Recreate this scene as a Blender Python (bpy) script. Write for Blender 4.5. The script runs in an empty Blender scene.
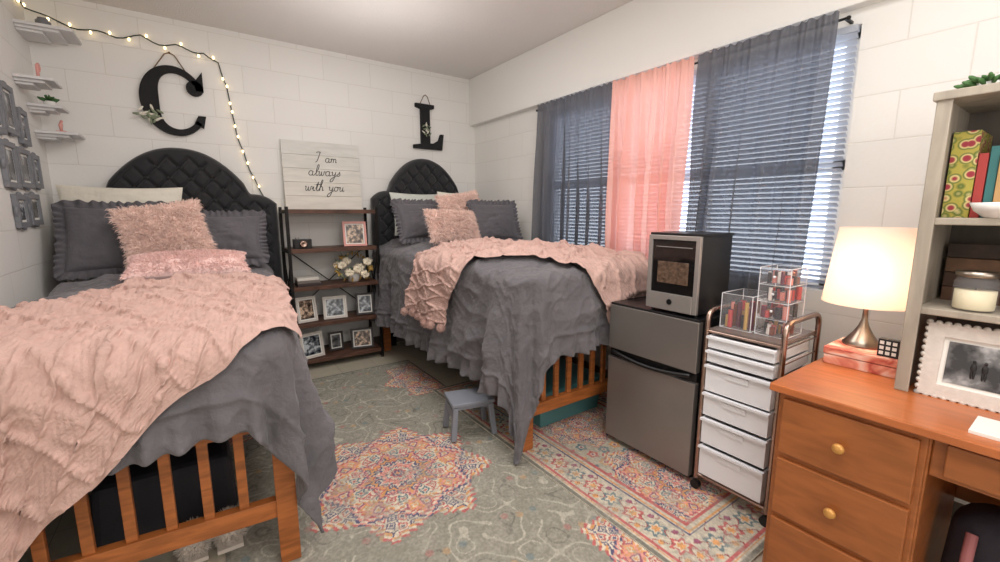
import bpy, bmesh, math, random
import numpy as np
from mathutils import Vector, Matrix, Euler
random.seed(7)
S=bpy.context.scene
try:
    S.view_settings.view_transform='Standard'
    S.view_settings.look='None'
except Exception as e: print(e)

# ---------------------------------------------------------------- materials
def srgb(r,g,b):
    f=lambda c:(c/255/12.92) if c/255<=0.04045 else ((c/255+0.055)/1.055)**2.4
    return (f(r),f(g),f(b),1)
def mat(name,col,rough=.6,metal=0,nz=None,bump=None,emit=None,trans=0,sheen=0,wood=None,spec=None,translucent=0,alpha=1):
    m=bpy.data.materials.new(name); m.use_nodes=True
    nt=m.node_tree; N=nt.nodes; L=nt.links
    p=N['Principled BSDF']
    c=srgb(*col)
    p.inputs['Base Color'].default_value=c
    p.inputs['Roughness'].default_value=rough
    p.inputs['Metallic'].default_value=metal
    if trans: p.inputs['Transmission Weight'].default_value=trans; p.inputs['IOR'].default_value=1.1
    if sheen: p.inputs['Sheen Weight'].default_value=sheen
    if spec is not None: p.inputs['Specular IOR Level'].default_value=spec
    if alpha<1: p.inputs['Alpha'].default_value=alpha
    tc=N.new('ShaderNodeTexCoord')
    if nz:
        n=N.new('ShaderNodeTexNoise'); n.inputs['Scale'].default_value=nz[0]; n.inputs['Detail'].default_value=5
        L.new(tc.outputs['Object'],n.inputs['Vector'])
        r=N.new('ShaderNodeValToRGB')
        k=nz[1]
        r.color_ramp.elements[0].position=.3; r.color_ramp.elements[1].position=.7
        r.color_ramp.elements[0].color=(c[0]*(1-k),c[1]*(1-k),c[2]*(1-k),1)
        r.color_ramp.elements[1].color=(min(1,c[0]*(1+k)),min(1,c[1]*(1+k)),min(1,c[2]*(1+k)),1)
        L.new(n.outputs['Fac'],r.inputs['Fac']); L.new(r.outputs['Color'],p.inputs['Base Color'])
    if wood:
        mp=N.new('ShaderNodeMapping'); mp.inputs['Scale'].default_value=wood[0]
        L.new(tc.outputs['Object'],mp.inputs['Vector'])
        n=N.new('ShaderNodeTexNoise'); n.inputs['Scale'].default_value=3; n.inputs['Detail'].default_value=6; n.inputs['Distortion'].default_value=.6
        L.new(mp.outputs['Vector'],n.inputs['Vector'])
        r=N.new('ShaderNodeValToRGB'); k=wood[1]
        r.color_ramp.elements[0].position=.35; r.color_ramp.elements[1].position=.65
        r.color_ramp.elements[0].color=(c[0]*(1-k),c[1]*(1-k),c[2]*(1-k),1)
        r.color_ramp.elements[1].color=(min(1,c[0]*(1+k)),min(1,c[1]*(1+k)),min(1,c[2]*(1+k)),1)
        L.new(n.outputs['Fac'],r.inputs['Fac']); L.new(r.outputs['Color'],p.inputs['Base Color'])
    if bump:
        n2=N.new('ShaderNodeTexNoise'); n2.inputs['Scale'].default_value=bump[0]; n2.inputs['Detail'].default_value=3
        L.new(tc.outputs['Object'],n2.inputs['Vector'])
        b=N.new('ShaderNodeBump'); b.inputs['Strength'].default_value=bump[1]; b.inputs['Distance'].default_value=bump[2] if len(bump)>2 else .004
        L.new(n2.outputs['Fac'],b.inputs['Height']); L.new(b.outputs['Normal'],p.inputs['Normal'])
    if emit:
        p.inputs['Emission Color'].default_value=srgb(*emit[0]); p.inputs['Emission Strength'].default_value=emit[1]
    if translucent:
        t=N.new('ShaderNodeBsdfTranslucent'); t.inputs['Color'].default_value=c
        mx=N.new('ShaderNodeMixShader'); mx.inputs[0].default_value=translucent
        L.new(p.outputs[0],mx.inputs[1]); L.new(t.outputs[0],mx.inputs[2]); L.new(mx.outputs[0],N['Material Output'].inputs['Surface'])
    return m

def block_mat(name,axis):
    m=bpy.data.materials.new(name); m.use_nodes=True
    nt=m.node_tree; N=nt.nodes; L=nt.links; p=N['Principled BSDF']
    g=N.new('ShaderNodeNewGeometry'); s=N.new('ShaderNodeSeparateXYZ'); L.new(g.outputs['Position'],s.inputs[0])
    c=N.new('ShaderNodeCombineXYZ'); L.new(s.outputs[axis],c.inputs[0]); L.new(s.outputs['Z'],c.inputs[1])
    br=N.new('ShaderNodeTexBrick'); br.inputs['Scale'].default_value=1
    br.inputs['Brick Width'].default_value=.42; br.inputs['Row Height'].default_value=.21
    br.inputs['Mortar Size'].default_value=.004; br.inputs['Mortar Smooth'].default_value=.6
    br.inputs['Color1'].default_value=srgb(237,235,231); br.inputs['Color2'].default_value=srgb(234,232,228); br.inputs['Mortar'].default_value=srgb(225,222,217)
    L.new(c.outputs[0],br.inputs['Vector']); L.new(br.outputs['Color'],p.inputs['Base Color'])
    p.inputs['Roughness'].default_value=.55
    n=N.new('ShaderNodeTexNoise'); n.inputs['Scale'].default_value=60; L.new(g.outputs['Position'],n.inputs['Vector'])
    b1=N.new('ShaderNodeBump'); b1.inputs['Strength'].default_value=.25; b1.inputs['Distance'].default_value=.002; L.new(n.outputs['Fac'],b1.inputs['Height'])
    b=N.new('ShaderNodeBump'); b.inputs['Strength'].default_value=.4; b.inputs['Distance'].default_value=.003; b.invert=True
    L.new(br.outputs['Fac'],b.inputs['Height']); L.new(b1.outputs['Normal'],b.inputs['Normal']); L.new(b.outputs['Normal'],p.inputs['Normal'])
    return m

# ---------------------------------------------------------------- builder
class B:
    def __init__(s,name,M=None):
        s.name=name; s.v=[]; s.f=[]; s.mi=[]; s.sm=[]; s.mats=[]; s.M=M or Matrix.Identity(4); s.n=0
    def add(s,verts,faces,m,smooth=False,M=None):
        T=s.M@M if M is not None else s.M
        A=np.array(T); V=np.asarray(verts,dtype=float).reshape(-1,3)
        V=V@A[:3,:3].T+A[:3,3]
        if m not in s.mats: s.mats.append(m)
        k=s.mats.index(m)
        s.v.append(V)
        o=s.n
        s.f.extend([tuple(i+o for i in f) for f in faces]); s.mi.extend([k]*len(faces)); s.sm.extend([smooth]*len(faces))
        s.n+=len(V)
    def box(s,c,size,m,rot=None,M=None,taper=1):
        x,y,z=[a/2 for a in size]
        v=[]
        for sz in(-1,1):
            k=taper if sz>0 else 1
            for sy in(-1,1):
                for sx in(-1,1): v.append((sx*x*k,sy*y*k,sz*z))
        f=[(0,2,3,1),(4,5,7,6),(0,1,5,4),(2,6,7,3),(0,4,6,2),(1,3,7,5)]
        T=Matrix.Translation(c)
        if rot: T=T@Euler(rot).to_matrix().to_4x4()
        if M is not None: T=M@T
        s.add(v,f,m,False,T)
    def bb(s,x0,x1,y0,y1,z0,z1,m,M=None): s.box(((x0+x1)/2,(y0+y1)/2,(z0+z1)/2),(x1-x0,y1-y0,z1-z0),m,M=M)
    def lathe(s,prof,c,m,n=28,M=None,smooth=True,caps=True):
        v=[];f=[]
        for r,z in prof:
            for i in range(n):
                a=2*math.pi*i/n; v.append((r*math.cos(a),r*math.sin(a),z))
        for j in range(len(prof)-1):
            for i in range(n):
                k=(i+1)%n; f.append((j*n+i,j*n+k,(j+1)*n+k,(j+1)*n+i))
        if caps and prof[0][0]>1e-4: f.append(tuple(range(n-1,-1,-1)))
        if caps and prof[-1][0]>1e-4: f.append(tuple((len(prof)-1)*n+i for i in range(n)))
        T=Matrix.Translation(c)
        if M is not None: T=M@T
        s.add(v,f,m,smooth,T)
    def cyl(s,p0,p1,r,m,r2=None,n=16,smooth=True):
        p0=Vector(p0);p1=Vector(p1);d=p1-p0
        T=Matrix.Translation(p0)@d.to_track_quat('Z','Y').to_matrix().to_4x4()
        r2=r if r2 is None else r2
        v=[];L=d.length
        for z,rr in((0,r),(L,r2)):
            for i in range(n):
                a=2*math.pi*i/n; v.append((rr*math.cos(a),rr*math.sin(a),z))
        f=[(i,(i+1)%n,n+(i+1)%n,n+i) for i in range(n)]
        s.add(v,f,m,smooth,T)
        s.add(v,[tuple(range(n-1,-1,-1)),tuple(n+i for i in range(n))],m,False,T)
    def tube(s,pts,r,m,n=8,closed=False):
        P=[Vector(p) for p in pts]; v=[];f=[];N=len(P)
        up=Vector((0,0,1)); prev=None
        for i,p in enumerate(P):
            a=P[(i-1)%N] if (closed or i>0) else P[i]; b=P[(i+1)%N] if (closed or i<N-1) else P[i]
            d=(b-a).normalized()
            if prev is None:
                x=d.cross(up)
                if x.length<.1: x=d.cross(Vector((1,0,0)))
            else: x=prev-d*prev.dot(d)
            x.normalize(); prev=x; y=d.cross(x)
            for k in range(n):
                t=2*math.pi*k/n; v.append(p+x*(r*math.cos(t))+y*(r*math.sin(t)))
        for i in range(N if closed else N-1):
            j=(i+1)%N
            for k in range(n):
                l=(k+1)%n; f.append((i*n+k,i*n+l,j*n+l,j*n+k))
        if not closed: f.append(tuple(range(n-1,-1,-1))); f.append(tuple((N-1)*n+k for k in range(n)))
        s.add([tuple(q) for q in v],f,m,True)
    def grid(s,P,m,smooth=True,flip=False,M=None):
        a,b=P.shape[:2]
        I=np.arange(a*b).reshape(a,b)
        q=np.stack([I[:-1,:-1],I[1:,:-1],I[1:,1:],I[:-1,1:]],-1).reshape(-1,4)
        if flip: q=q[:,::-1]
        s.add(P.reshape(-1,3),[tuple(map(int,t)) for t in q],m,smooth,M)
    def prism(s,out,d,m,M=None):
        n=len(out); v=[(x,0,z) for x,z in out]+[(x,d,z) for x,z in out]
        f=[tuple(range(n)),tuple(range(2*n-1,n-1,-1))]+[(i,i+n,(i+1)%n+n,(i+1)%n) for i in range(n)]
        s.add(v,f,m,False,M)
    def sph(s,c,r,m,n=14,M=None,rot=None):
        if not hasattr(r,'__len__'): r=(r,r,r)
        v=[];f=[];k=n//2+1
        for j in range(k+1):
            t=math.pi*j/k
            for i in range(n):
                a=2*math.pi*i/n; v.append((r[0]*math.sin(t)*math.cos(a),r[1]*math.sin(t)*math.sin(a),-r[2]*math.cos(t)))
        for j in range(k):
            for i in range(n):
                l=(i+1)%n; f.append((j*n+i,j*n+l,(j+1)*n+l,(j+1)*n+i))
        T=Matrix.Translation(c)
        if rot: T=T@Euler(rot).to_matrix().to_4x4()
        if M is not None: T=M@T
        s.add(v,f,m,True,T)
    def frame(s,M,w,h,bw,mf,mp,mmat=None,d=.018,mw=0):
        s.bb(-w/2,w/2,-d,0,-h/2,-h/2+bw,mf,M); s.bb(-w/2,w/2,-d,0,h/2-bw,h/2,mf,M)
        s.bb(-w/2,-w/2+bw,-d,0,-h/2+bw,h/2-bw,mf,M); s.bb(w/2-bw,w/2,-d,0,-h/2+bw,h/2-bw,mf,M)
        s.bb(-w/2+bw*.8,w/2-bw*.8,-d*.5,-d*.2,-h/2+bw*.8,h/2-bw*.8,mmat or mp,M)
        if mmat:
            s.bb(-w/2+bw+mw,w/2-bw-mw,-d*.62,-d*.4,-h/2+bw+mw,h/2-bw-mw,mp,M)
    def build(s,bevel=0,solid=0):
        V=np.concatenate(s.v); lo=V.min(0); hi=V.max(0); c=(lo+hi)/2; c[2]=lo[2]
        me=bpy.data.meshes.new(s.name+'_mesh')
        me.from_pydata((V-c).tolist(),[],s.f)
        for m in s.mats: me.materials.append(m)
        me.polygons.foreach_set('material_index',s.mi); me.polygons.foreach_set('use_smooth',s.sm)
        me.update()
        o=bpy.data.objects.new(s.name,me); o.location=c; S.collection.objects.link(o)
        if solid:
            md=o.modifiers.new('solid','SOLIDIFY'); md.thickness=solid; md.offset=-1
        if bevel:
            md=o.modifiers.new('bev','BEVEL'); md.width=bevel; md.segments=2; md.limit_method='ANGLE'; md.angle_limit=.7; md.harden_normals=False
        return o

def T(x,y,z,rz=0,rx=0,ry=0):
    return Matrix.Translation((x,y,z))@Matrix.Rotation(rz,4,'Z')@Matrix.Rotation(rx,4,'X')@Matrix.Rotation(ry,4,'Y')
def vnoise(x,y,f,seed):
    r=np.random.default_rng(int(seed*10)).random((64,64))
    x=np.asarray(x)*f+17.3; y=np.asarray(y)*f+9.1
    i=np.floor(x).astype(int); j=np.floor(y).astype(int); a=x-i; b=y-j
    a=a*a*(3-2*a); b=b*b*(3-2*b)
    g=lambda p,q:r[p%64,q%64]
    return g(i,j)*(1-a)*(1-b)+g(i+1,j)*a*(1-b)+g(i,j+1)*(1-a)*b+g(i+1,j+1)*a*b

# ---------------------------------------------------------------- palette
M_back=block_mat('painted_block_x','X'); M_side=block_mat('painted_block_y','Y')
M_white=mat('white_paint',(236,234,230),.6)
M_ceil=mat('ceiling_stipple',(230,225,221),.8,bump=(90,.5,.006))
M_black=mat('black_fabric',(26,27,31),.75,bump=(300,.3,.002),sheen=.3)
M_blackp=mat('black_plastic',(18,18,20),.35)
M_blackm=mat('black_metal',(30,27,27),.45,metal=.6)
M_letter=mat('black_letter',(20,20,22),.8,bump=(80,.4,.003))
M_grey=mat('grey_linen',(106,103,107),.9,nz=(6,.12),bump=(34,.8,.012),sheen=.15)
M_grey2=mat('grey_linen_pillow',(95,92,97),.9,nz=(9,.12),bump=(50,.7,.007),sheen=.15)
M_pinkknit=mat('pink_knit',(206,172,162),.95,nz=(25,.08),bump=(160,.8,.004))
M_pinkfur=mat('pink_fur',(248,216,204),.9,nz=(18,.1),sheen=.4)
M_pinkfur2=mat('rose_fleece',(248,212,206),.9,nz=(18,.08),sheen=.4)
M_cream=mat('cream_cotton',(228,222,208),.85,bump=(30,.6,.008))
M_sage=mat('pale_sage_cotton',(205,208,200),.85)
M_matt=mat('mattress_blue',(70,80,110),.8)
M_wood=mat('honey_oak',(166,98,50),.4,wood=((2,2,14),.28))
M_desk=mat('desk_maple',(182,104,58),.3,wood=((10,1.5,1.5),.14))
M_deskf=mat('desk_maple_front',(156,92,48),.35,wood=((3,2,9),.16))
M_brass=mat('wood_knob',(205,150,80),.35,metal=.3)
M_walnut=mat('walnut_shelf',(88,58,44),.5,wood=((2,12,4),.35))
M_steel=mat('brushed_steel',(142,136,132),.33,metal=.6,nz=(3,.06))
M_steel2=mat('bright_steel_trim',(176,170,166),.3,metal=.6)
M_chrome=mat('bronze_tube',(176,152,140),.25,metal=1)
M_nickel=mat('brushed_nickel',(170,160,148),.3,metal=1)
M_drawer=mat('frosted_white_plastic',(234,234,238),.35)
M_wash=mat('whitewashed_wood',(164,154,140),.65,wood=((8,8,1.2),.14))
M_wash_shade=mat('whitewashed_wood_back_shaded',(98,90,82),.7,wood=((8,8,1.2),.14))  # same wood as the hutch, shade of its interior put into the colour
M_gframe=mat('grey_frame',(122,124,130),.5,nz=(20,.1))
M_wframe=mat('white_frame',(216,208,200),.5,nz=(40,.06),bump=(60,.4,.004))
M_pframe=mat('pink_frame',(226,160,152),.5)
M_dframe=mat('dark_frame',(44,36,36),.5)
M_paper=mat('white_paper',(238,236,230),.7)
M_clear=mat('clear_acrylic',(245,245,248),.08,alpha=.09)
M_teal=mat('teal_plastic',(84,140,142),.4)
M_stool=mat('grey_plastic_stool',(134,138,148),.5)
M_cable=mat('green_cable',(34,48,34),.6)
M_bulb=mat('warm_bulb',(255,235,190),.4,emit=((255,222,155),5))
M_leaf=mat('leaf_green',(70,110,60),.6,nz=(30,.2))
M_leafw=mat('eucalyptus_grey',(130,140,115),.7)
M_flower=mat('cream_petal',(240,228,205),.7,nz=(30,.06))
M_gold=mat('gold_leaf_foliage',(196,160,90),.5,metal=.3)
M_pot=mat('white_ceramic',(238,236,232),.25)
M_rope=mat('jute_rope',(120,95,65),.9)
M_ink=mat('black_ink',(35,33,33),.7)

def photo_mat(name,c1,c2,sc=14):
    m=bpy.data.materials.new(name); m.use_nodes=True; nt=m.node_tree;N=nt.nodes;L=nt.links;p=N['Principled BSDF']
    tc=N.new('ShaderNodeTexCoord'); n=N.new('ShaderNodeTexNoise'); n.inputs['Scale'].default_value=sc; n.inputs['Detail'].default_value=4
    L.new(tc.outputs['Object'],n.inputs['Vector']); r=N.new('ShaderNodeValToRGB'); e=r.color_ramp.elements
    e[0].position=.38; e[0].color=srgb(*c1); e[1].position=.62; e[1].color=srgb(*c2)
    k=e.new(.5); k.color=srgb(*[int((a+b)/2*.9) for a,b in zip(c1,c2)])
    L.new(n.outputs['Fac'],r.inputs['Fac']); L.new(r.outputs['Color'],p.inputs['Base Color']); p.inputs['Roughness'].default_value=.25
    return m
M_ph1=photo_mat('photo_print_warm',(50,38,36),(225,196,170),30)
M_ph2=photo_mat('photo_print_cool',(34,40,48),(200,205,210),26)
M_ph3=photo_mat('photo_print_bw',(60,60,62),(200,200,202),12)

# ---------------------------------------------------------------- room
XL,XR,YB,YF,ZC=-.78,2.62,4.22,-1.7,2.77
def floor_mat():
    m=bpy.data.materials.new('vinyl_tile'); m.use_nodes=True; N=m.node_tree.nodes;L=m.node_tree.links;p=N['Principled BSDF']
    g=N.new('ShaderNodeNewGeometry'); br=N.new('ShaderNodeTexBrick'); br.offset=0; br.inputs['Scale'].default_value=1
    br.inputs['Brick Width'].default_value=.305; br.inputs['Row Height'].default_value=.305; br.inputs['Mortar Size'].default_value=.0015
    br.inputs['Color1'].default_value=srgb(206,198,178); br.inputs['Color2'].default_value=srgb(198,190,170); br.inputs['Mortar'].default_value=srgb(150,142,128)
    L.new(g.outputs['Position'],br.inputs['Vector'])
    n=N.new('ShaderNodeTexNoise'); n.inputs['Scale'].default_value=25; n.inputs['Detail'].default_value=6; L.new(g.outputs['Position'],n.inputs['Vector'])
    mx=N.new('ShaderNodeMix'); mx.data_type='RGBA'; mx.blend_type='MULTIPLY'; mx.inputs[0].default_value=.25
    L.new(br.outputs['Color'],mx.inputs[6]); L.new(n.outputs['Color'],mx.inputs[7]); L.new(mx.outputs[2],p.inputs['Base Color'])
    p.inputs['Roughness'].default_value=.35
    return m
b=B('floor'); b.bb(XL-.1,XR+.1,YF-.1,YB+.1,-.1,0,floor_mat()); b.build()
b=B('ceiling'); b.bb(XL-.1,XR+.1,YF-.1,YB+.1,ZC,ZC+.1,M_ceil); b.build()
b=B('wall_back'); b.bb(XL-.1,XR+.1,YB,YB+.1,0,ZC,M_back); b.build()
b=B('wall_left'); b.bb(XL-.1,XL,YF,YB,0,ZC,M_side); b.build()
b=B('wall_front'); b.bb(XL-.1,XR+.1,YF-.1,YF,0,ZC,M_back); b.build()
WY0,WY1,WZ0,WZ1=.80,2.98,.95,2.22
b=B('wall_right')
b.bb(XR,XR+.1,YF,WY0,0,ZC,M_side); b.bb(XR,XR+.1,WY1,YB,0,ZC,M_side)
b.bb(XR,XR+.1,WY0,WY1,0,WZ0,M_side); b.bb(XR,XR+.1,WY0,WY1,WZ1,ZC,M_side); b.build()
b=B('trim_1'); b.bb(2.555,XR,YF,YB,2.29,ZC,M_white); b.build(bevel=.004)
M_base=mat('baseboard_vinyl',(92,84,78),.5)
b=B('baseboard_back'); b.bb(XL,XR,YB-.008,YB,0,.1,M_base); b.build()
b=B('baseboard_left'); b.bb(XL,XL+.008,YF,YB-.01,0,.1,M_base); b.build()
b=B('baseboard_right'); b.bb(XR-.008,XR,YF,YB-.01,0,.1,M_base); b.build()
b=B('window_1')
x=XR+.05
for y in (WY0+.03,(WY0*2+WY1)/3,(WY0+2*WY1)/3,WY1-.03): b.bb(x-.02,x+.03,y-.03,y+.03,WZ0,WZ1,M_white)
for z in (WZ0+.03,(WZ0+WZ1)/2,WZ1-.03): b.bb(x-.02,x+.03,WY0,WY1,z-.025,z+.025,M_white)
b.build()
M_slat=mat('blind_slat',(220,224,232),.5,translucent=.45)
b=B('window_blinds')
z=WZ0+.02
while z<WZ1-.03:
    b.box((XR+.0,(WY0+WY1)/2,z),(.030,WY1-WY0-.02,.0015),M_slat,rot=(0,math.radians(38),0)); z+=.028
b.bb(XR-.015,XR+.02,WY0+.01,WY1-.01,WZ1-.03,WZ1,M_slat)
for y in (1.1,1.6,2.1,2.6): b.cyl((XR-.012,y,WZ0),(XR-.012,y,WZ1-.02),.001,M_slat,n=5)
b.build()

# ---------------------------------------------------------------- curtains
def curtain(name,y0,y1,z0,z1,col,seed,x=2.535,al=.86,tl=.16,yb0=None,yb1=None,fw=.105):
    m=mat(name+'_fabric',col,.9,translucent=tl,alpha=al,bump=(250,.3,.001))
    yb0=y0 if yb0 is None else yb0; yb1=y1 if yb1 is None else yb1
    U,V=np.meshgrid(np.linspace(0,1,320),np.linspace(0,1,70),indexing='ij')
    nf=(y1-y0)/fw
    Uw=U+.07*np.sin(U*8+seed*2)*U*(1-U)*2+.05*(vnoise(U*3,V*.6,2,seed+5)-.5)*np.clip(V*3,0,1)
    ph=2*math.pi*nf*Uw
    wob=vnoise(U*5,V*.8,2,seed)
    fine=.005*np.sin(ph*2.7+seed)*(1-V*.5)
    d=(.024+.034*wob)*np.sin(ph+wob*3)*np.clip(.18+1.6*V,0,1)+fine+.014*np.sin(ph*.43+seed+V*1.5)*V
    k=V**1.2
    Y=(y0*(1-k)+yb0*k)+((y1-y0)*(1-k)+(yb1-yb0)*k)*U+.024*np.cos(ph)*V+(vnoise(U*2,V,2,seed+3)-.5)*.07*V
    X=np.minimum(x+d-.022-.012*V,2.60)
    Z=z1-(z1-z0)*V+np.where(V<.02,.006*np.sin(ph*2),0)
    b=B(name); b.grid(np.stack([X,Y,Z],-1),m); return b.build()
curtain('curtain_panel_grey',2.2,3.02,.62,2.268,(98,99,106),1)
curtain('curtain_panel_pink',1.575,2.18,.62,2.268,(242,184,168),2,tl=.35,al=.94)
curtain('curtain_panel_grey',.86,1.535,.62,2.268,(98,99,106),3,yb0=.90,yb1=1.60)
b=B('curtain_rod'); b.cyl((2.54,.83,2.235),(2.54,3.05,2.235),.006,M_blackm)
b.sph((2.54,.83,2.235),.010,M_blackm); b.sph((2.54,3.05,2.235),.010,M_blackm)
for y in (.84,3.035): b.bb(2.535,2.62,y-.006,y+.006,2.23,2.24,M_blackm)
b.build()

# ---------------------------------------------------------------- drape maths
def drape(x,y,hw,zt,crown,off=0,seed=0,A=.034,corner=.3,r=.12,R=.07,wr=1.45,flare=.06):
    cx=np.clip(x,-(hw-r),hw-r); cy=np.maximum(y,r)
    vx=x-cx; vy=y-cy; dist=np.hypot(vx,vy)+1e-9
    nx=vx/dist; ny=vy/dist
    th=np.where(dist>1e-6,np.arctan2(nx,-ny),0)
    d=np.maximum(dist-r,0)*(1+corner*np.abs(np.sin(2*th)))
    P=cx+.32*th+np.sign(th)*(cy-r)
    ph=np.minimum(d/R,math.pi/2); dd=np.maximum(d-R*math.pi/2,0)
    out=R*np.sin(ph)+flare*dd+off*np.sin(ph)
    down=R*(1-np.cos(ph))+dd
    k=np.clip(dd/.35,0,1)
    fold=A*k*(.6*np.sin(P*17+seed)+.5*np.sin(P*29+seed*2.1+d*3)+.4*np.sin(P*9+seed*.7))
    fold+=A*1.3*k*np.abs(np.sin(2*th))*np.sin(th*9+seed)
    fold=np.maximum(fold,-.03-flare*dd)
    rr=np.minimum(dist,r)+out+fold
    X=cx+nx*rr; Y=cy+ny*rr
    s=np.clip(np.abs(x)/hw,0,1); e=np.clip((y)/.45,0,1); e=e*e*(3-2*e)
    top=crown*(1-s**3)*(.25+.75*e)
    n1=1-np.abs(2*vnoise(x+y*.6,y-x*.3,2.6,seed+11)-1); n2=1-np.abs(2*vnoise(x-y*.4,y+x*.5,7,seed+12)-1)
    n3=1-np.abs(2*vnoise(x*.8-y*.9,y*.8+x*.7,16,seed+13)-1)
    w=wr*(.028*(n1**2-.35)+.012*(n2**2-.35)+.007*(n3**3-.3))
    Z=zt+top*(1-np.clip(d/.1,0,1))-down+off*np.cos(ph)+w*np.cos(ph)
    Xw=w*np.sin(ph)*.8
    X=X+nx*Xw; Y=Y+ny*Xw
    return X,Y,Z,P,d
def comforter(name,M,hw,L,zt,crown,ds,df,seed,xmin=None,xmax=None,corner=.3,df2=None,ds2=None):
    nx,ny=280,320
    df2=df if df2 is None else df2; ds2=ds if ds2 is None else ds2
    U,V=np.meshgrid(np.linspace(0,1,nx),np.linspace(0,1,ny),indexing='ij')
    fx=-(hw+ds)+(2*hw+ds+ds2)*U
    dfx=df+(df2-df)*U
    fy=-dfx+(L+dfx)*V
    X,Y,Z,P,d=drape(fx,fy,hw,zt,crown,seed=seed,corner=corner)
    e=np.minimum(np.minimum(fx+hw+ds,hw+ds2-fx),fy+dfx)
    k=np.clip(1-e/.13,0,1); hang=np.clip(d/.1,0,1)
    wv=.020*k**.7*np.sin(P*62+3*np.sin(P*7))*hang
    cx=np.clip(fx,-(hw-.12),hw-.12); cy=np.maximum(fy,.12); vx=fx-cx; vy=fy-cy; dd=np.hypot(vx,vy)+1e-9
    seam=.014*np.exp(-((e-.13)/.012)**2)*hang
    X=X+vx/dd*(wv+seam); Y=Y+vy/dd*(wv+seam); Z=np.maximum(Z+.004*np.sin(P*62)*k,.035)
    b=B(name)
    Pm=np.stack([X,Y,Z],-1); A=np.array(M); W=Pm@A[:3,:3].T+A[:3,3]
    if xmin is not None: W[...,0]=np.maximum(W[...,0],xmin)
    if xmax is not None: W[...,0]=np.minimum(W[...,0],xmax)
    b.grid(W,M_grey); return b.build(solid=.012)
def bilin(c,U,V):
    FL,NL,NR,FR=[np.array(q) for q in c]
    return (FL*(1-V[...,None])+NL*V[...,None])*(1-U[...,None])+(FR*(1-V[...,None])+NR*V[...,None])*U[...,None]
def pom(b,c,r,m,n=500):
    b.sph(c,r*.75,m,n=12)
    rg=np.random.default_rng(int(abs(c[0]*1e4+c[1]*1e3))%99999)
    D=rg.normal(size=(n,3)); D/=np.linalg.norm(D,axis=1)[:,None]
    E=np.cross(D,rg.normal(size=(n,3))); E/=np.linalg.norm(E,axis=1)[:,None]
    C=np.array(c); a=C+D*r*.6-E*.0025; bb=C+D*r*.6+E*.0025; t=C+D*(r*(.85+.3*rg.random((n,1))))
    V=np.stack([a,bb,t],1).reshape(-1,3)
    b.add(V,[(3*i,3*i+1,3*i+2) for i in range(n)],m,False)
def knit(name,M,corners,hw,zt,crown,seed,off,poms,bowf=0,bown=0,xmin=None,xmax=None,lat=.15,corner=.3):
    n=420
    U,V=np.meshgrid(np.linspace(0,1,n),np.linspace(0,1,n),indexing='ij')
    F=bilin(corners,U,V)
    c=[np.array(q) for q in corners]
    F[...,1]+=bowf*4*U*(1-U)*(1-V)+bown*4*U*(1-U)*V
    F[...,1]+=.012*np.sin(U*23+V*5); F[...,0]+=.01*np.sin(V*17)
    X,Y,Z,P,d=drape(F[...,0],F[...,1],hw,zt,crown,off=off,seed=seed,corner=corner)
    Z=np.maximum(Z,.03)
    G=np.stack([X,Y,Z],-1); A=np.array(M); W=G@A[:3,:3].T+A[:3,3]
    du=np.gradient(W,axis=0); dv=np.gradient(W,axis=1); Nn=np.cross(dv,du); Nn/=np.linalg.norm(Nn,axis=-1)[...,None]+1e-9
    if Nn[n//2,n//2,2]<0: Nn=-Nn
    lu=np.linalg.norm((c[3]+c[2]-c[0]-c[1])/2); lv=np.linalg.norm((c[1]+c[2]-c[0]-c[3])/2)
    a=U*lu; bq=V*lv
    s1=np.sin(math.pi*(a+bq*.62)/lat); s2=np.sin(math.pi*(a-bq*.62)/lat)
    ridge=np.maximum(np.exp(-(s1/.24)**2),np.exp(-(s2/.24)**2))
    bead=.5+.5*np.sin(bq*2*math.pi/.026+a*60)
    rib=.5+.5*np.cos(a*2*math.pi/.02)
    h=.018*ridge*(.65+.35*bead)+.0035*rib*(.5+.5*np.sin(bq*2*math.pi/.016))*(1-ridge)
    h=h*np.clip(np.minimum(np.minimum(U,1-U)*lu,np.minimum(V,1-V)*lv)/.03,0,1)+.004
    W=W+Nn*h[...,None]
    if xmin is not None: W[...,0]=np.maximum(W[...,0],xmin)
    if xmax is not None: W[...,0]=np.minimum(W[...,0],xmax)
    b=B(name); b.grid(W,M_pinkknit,flip=False)
    for side in (0,n-1):
        if not poms: continue
        for k in np.linspace(6,n-7,8).astype(int):
            p=W[side,k]; q=W[side+(1 if side==0 else -1)*8,k]; dr=(p-q)/(np.linalg.norm(p-q)+1e-9)
            c0=p+dr*.02+Nn[side,k]*.016
            if xmax is not None: c0[0]=min(c0[0],xmax-.03)
            pom(b,tuple(c0),.034,M_pinkknit)
    return b.build()

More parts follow.
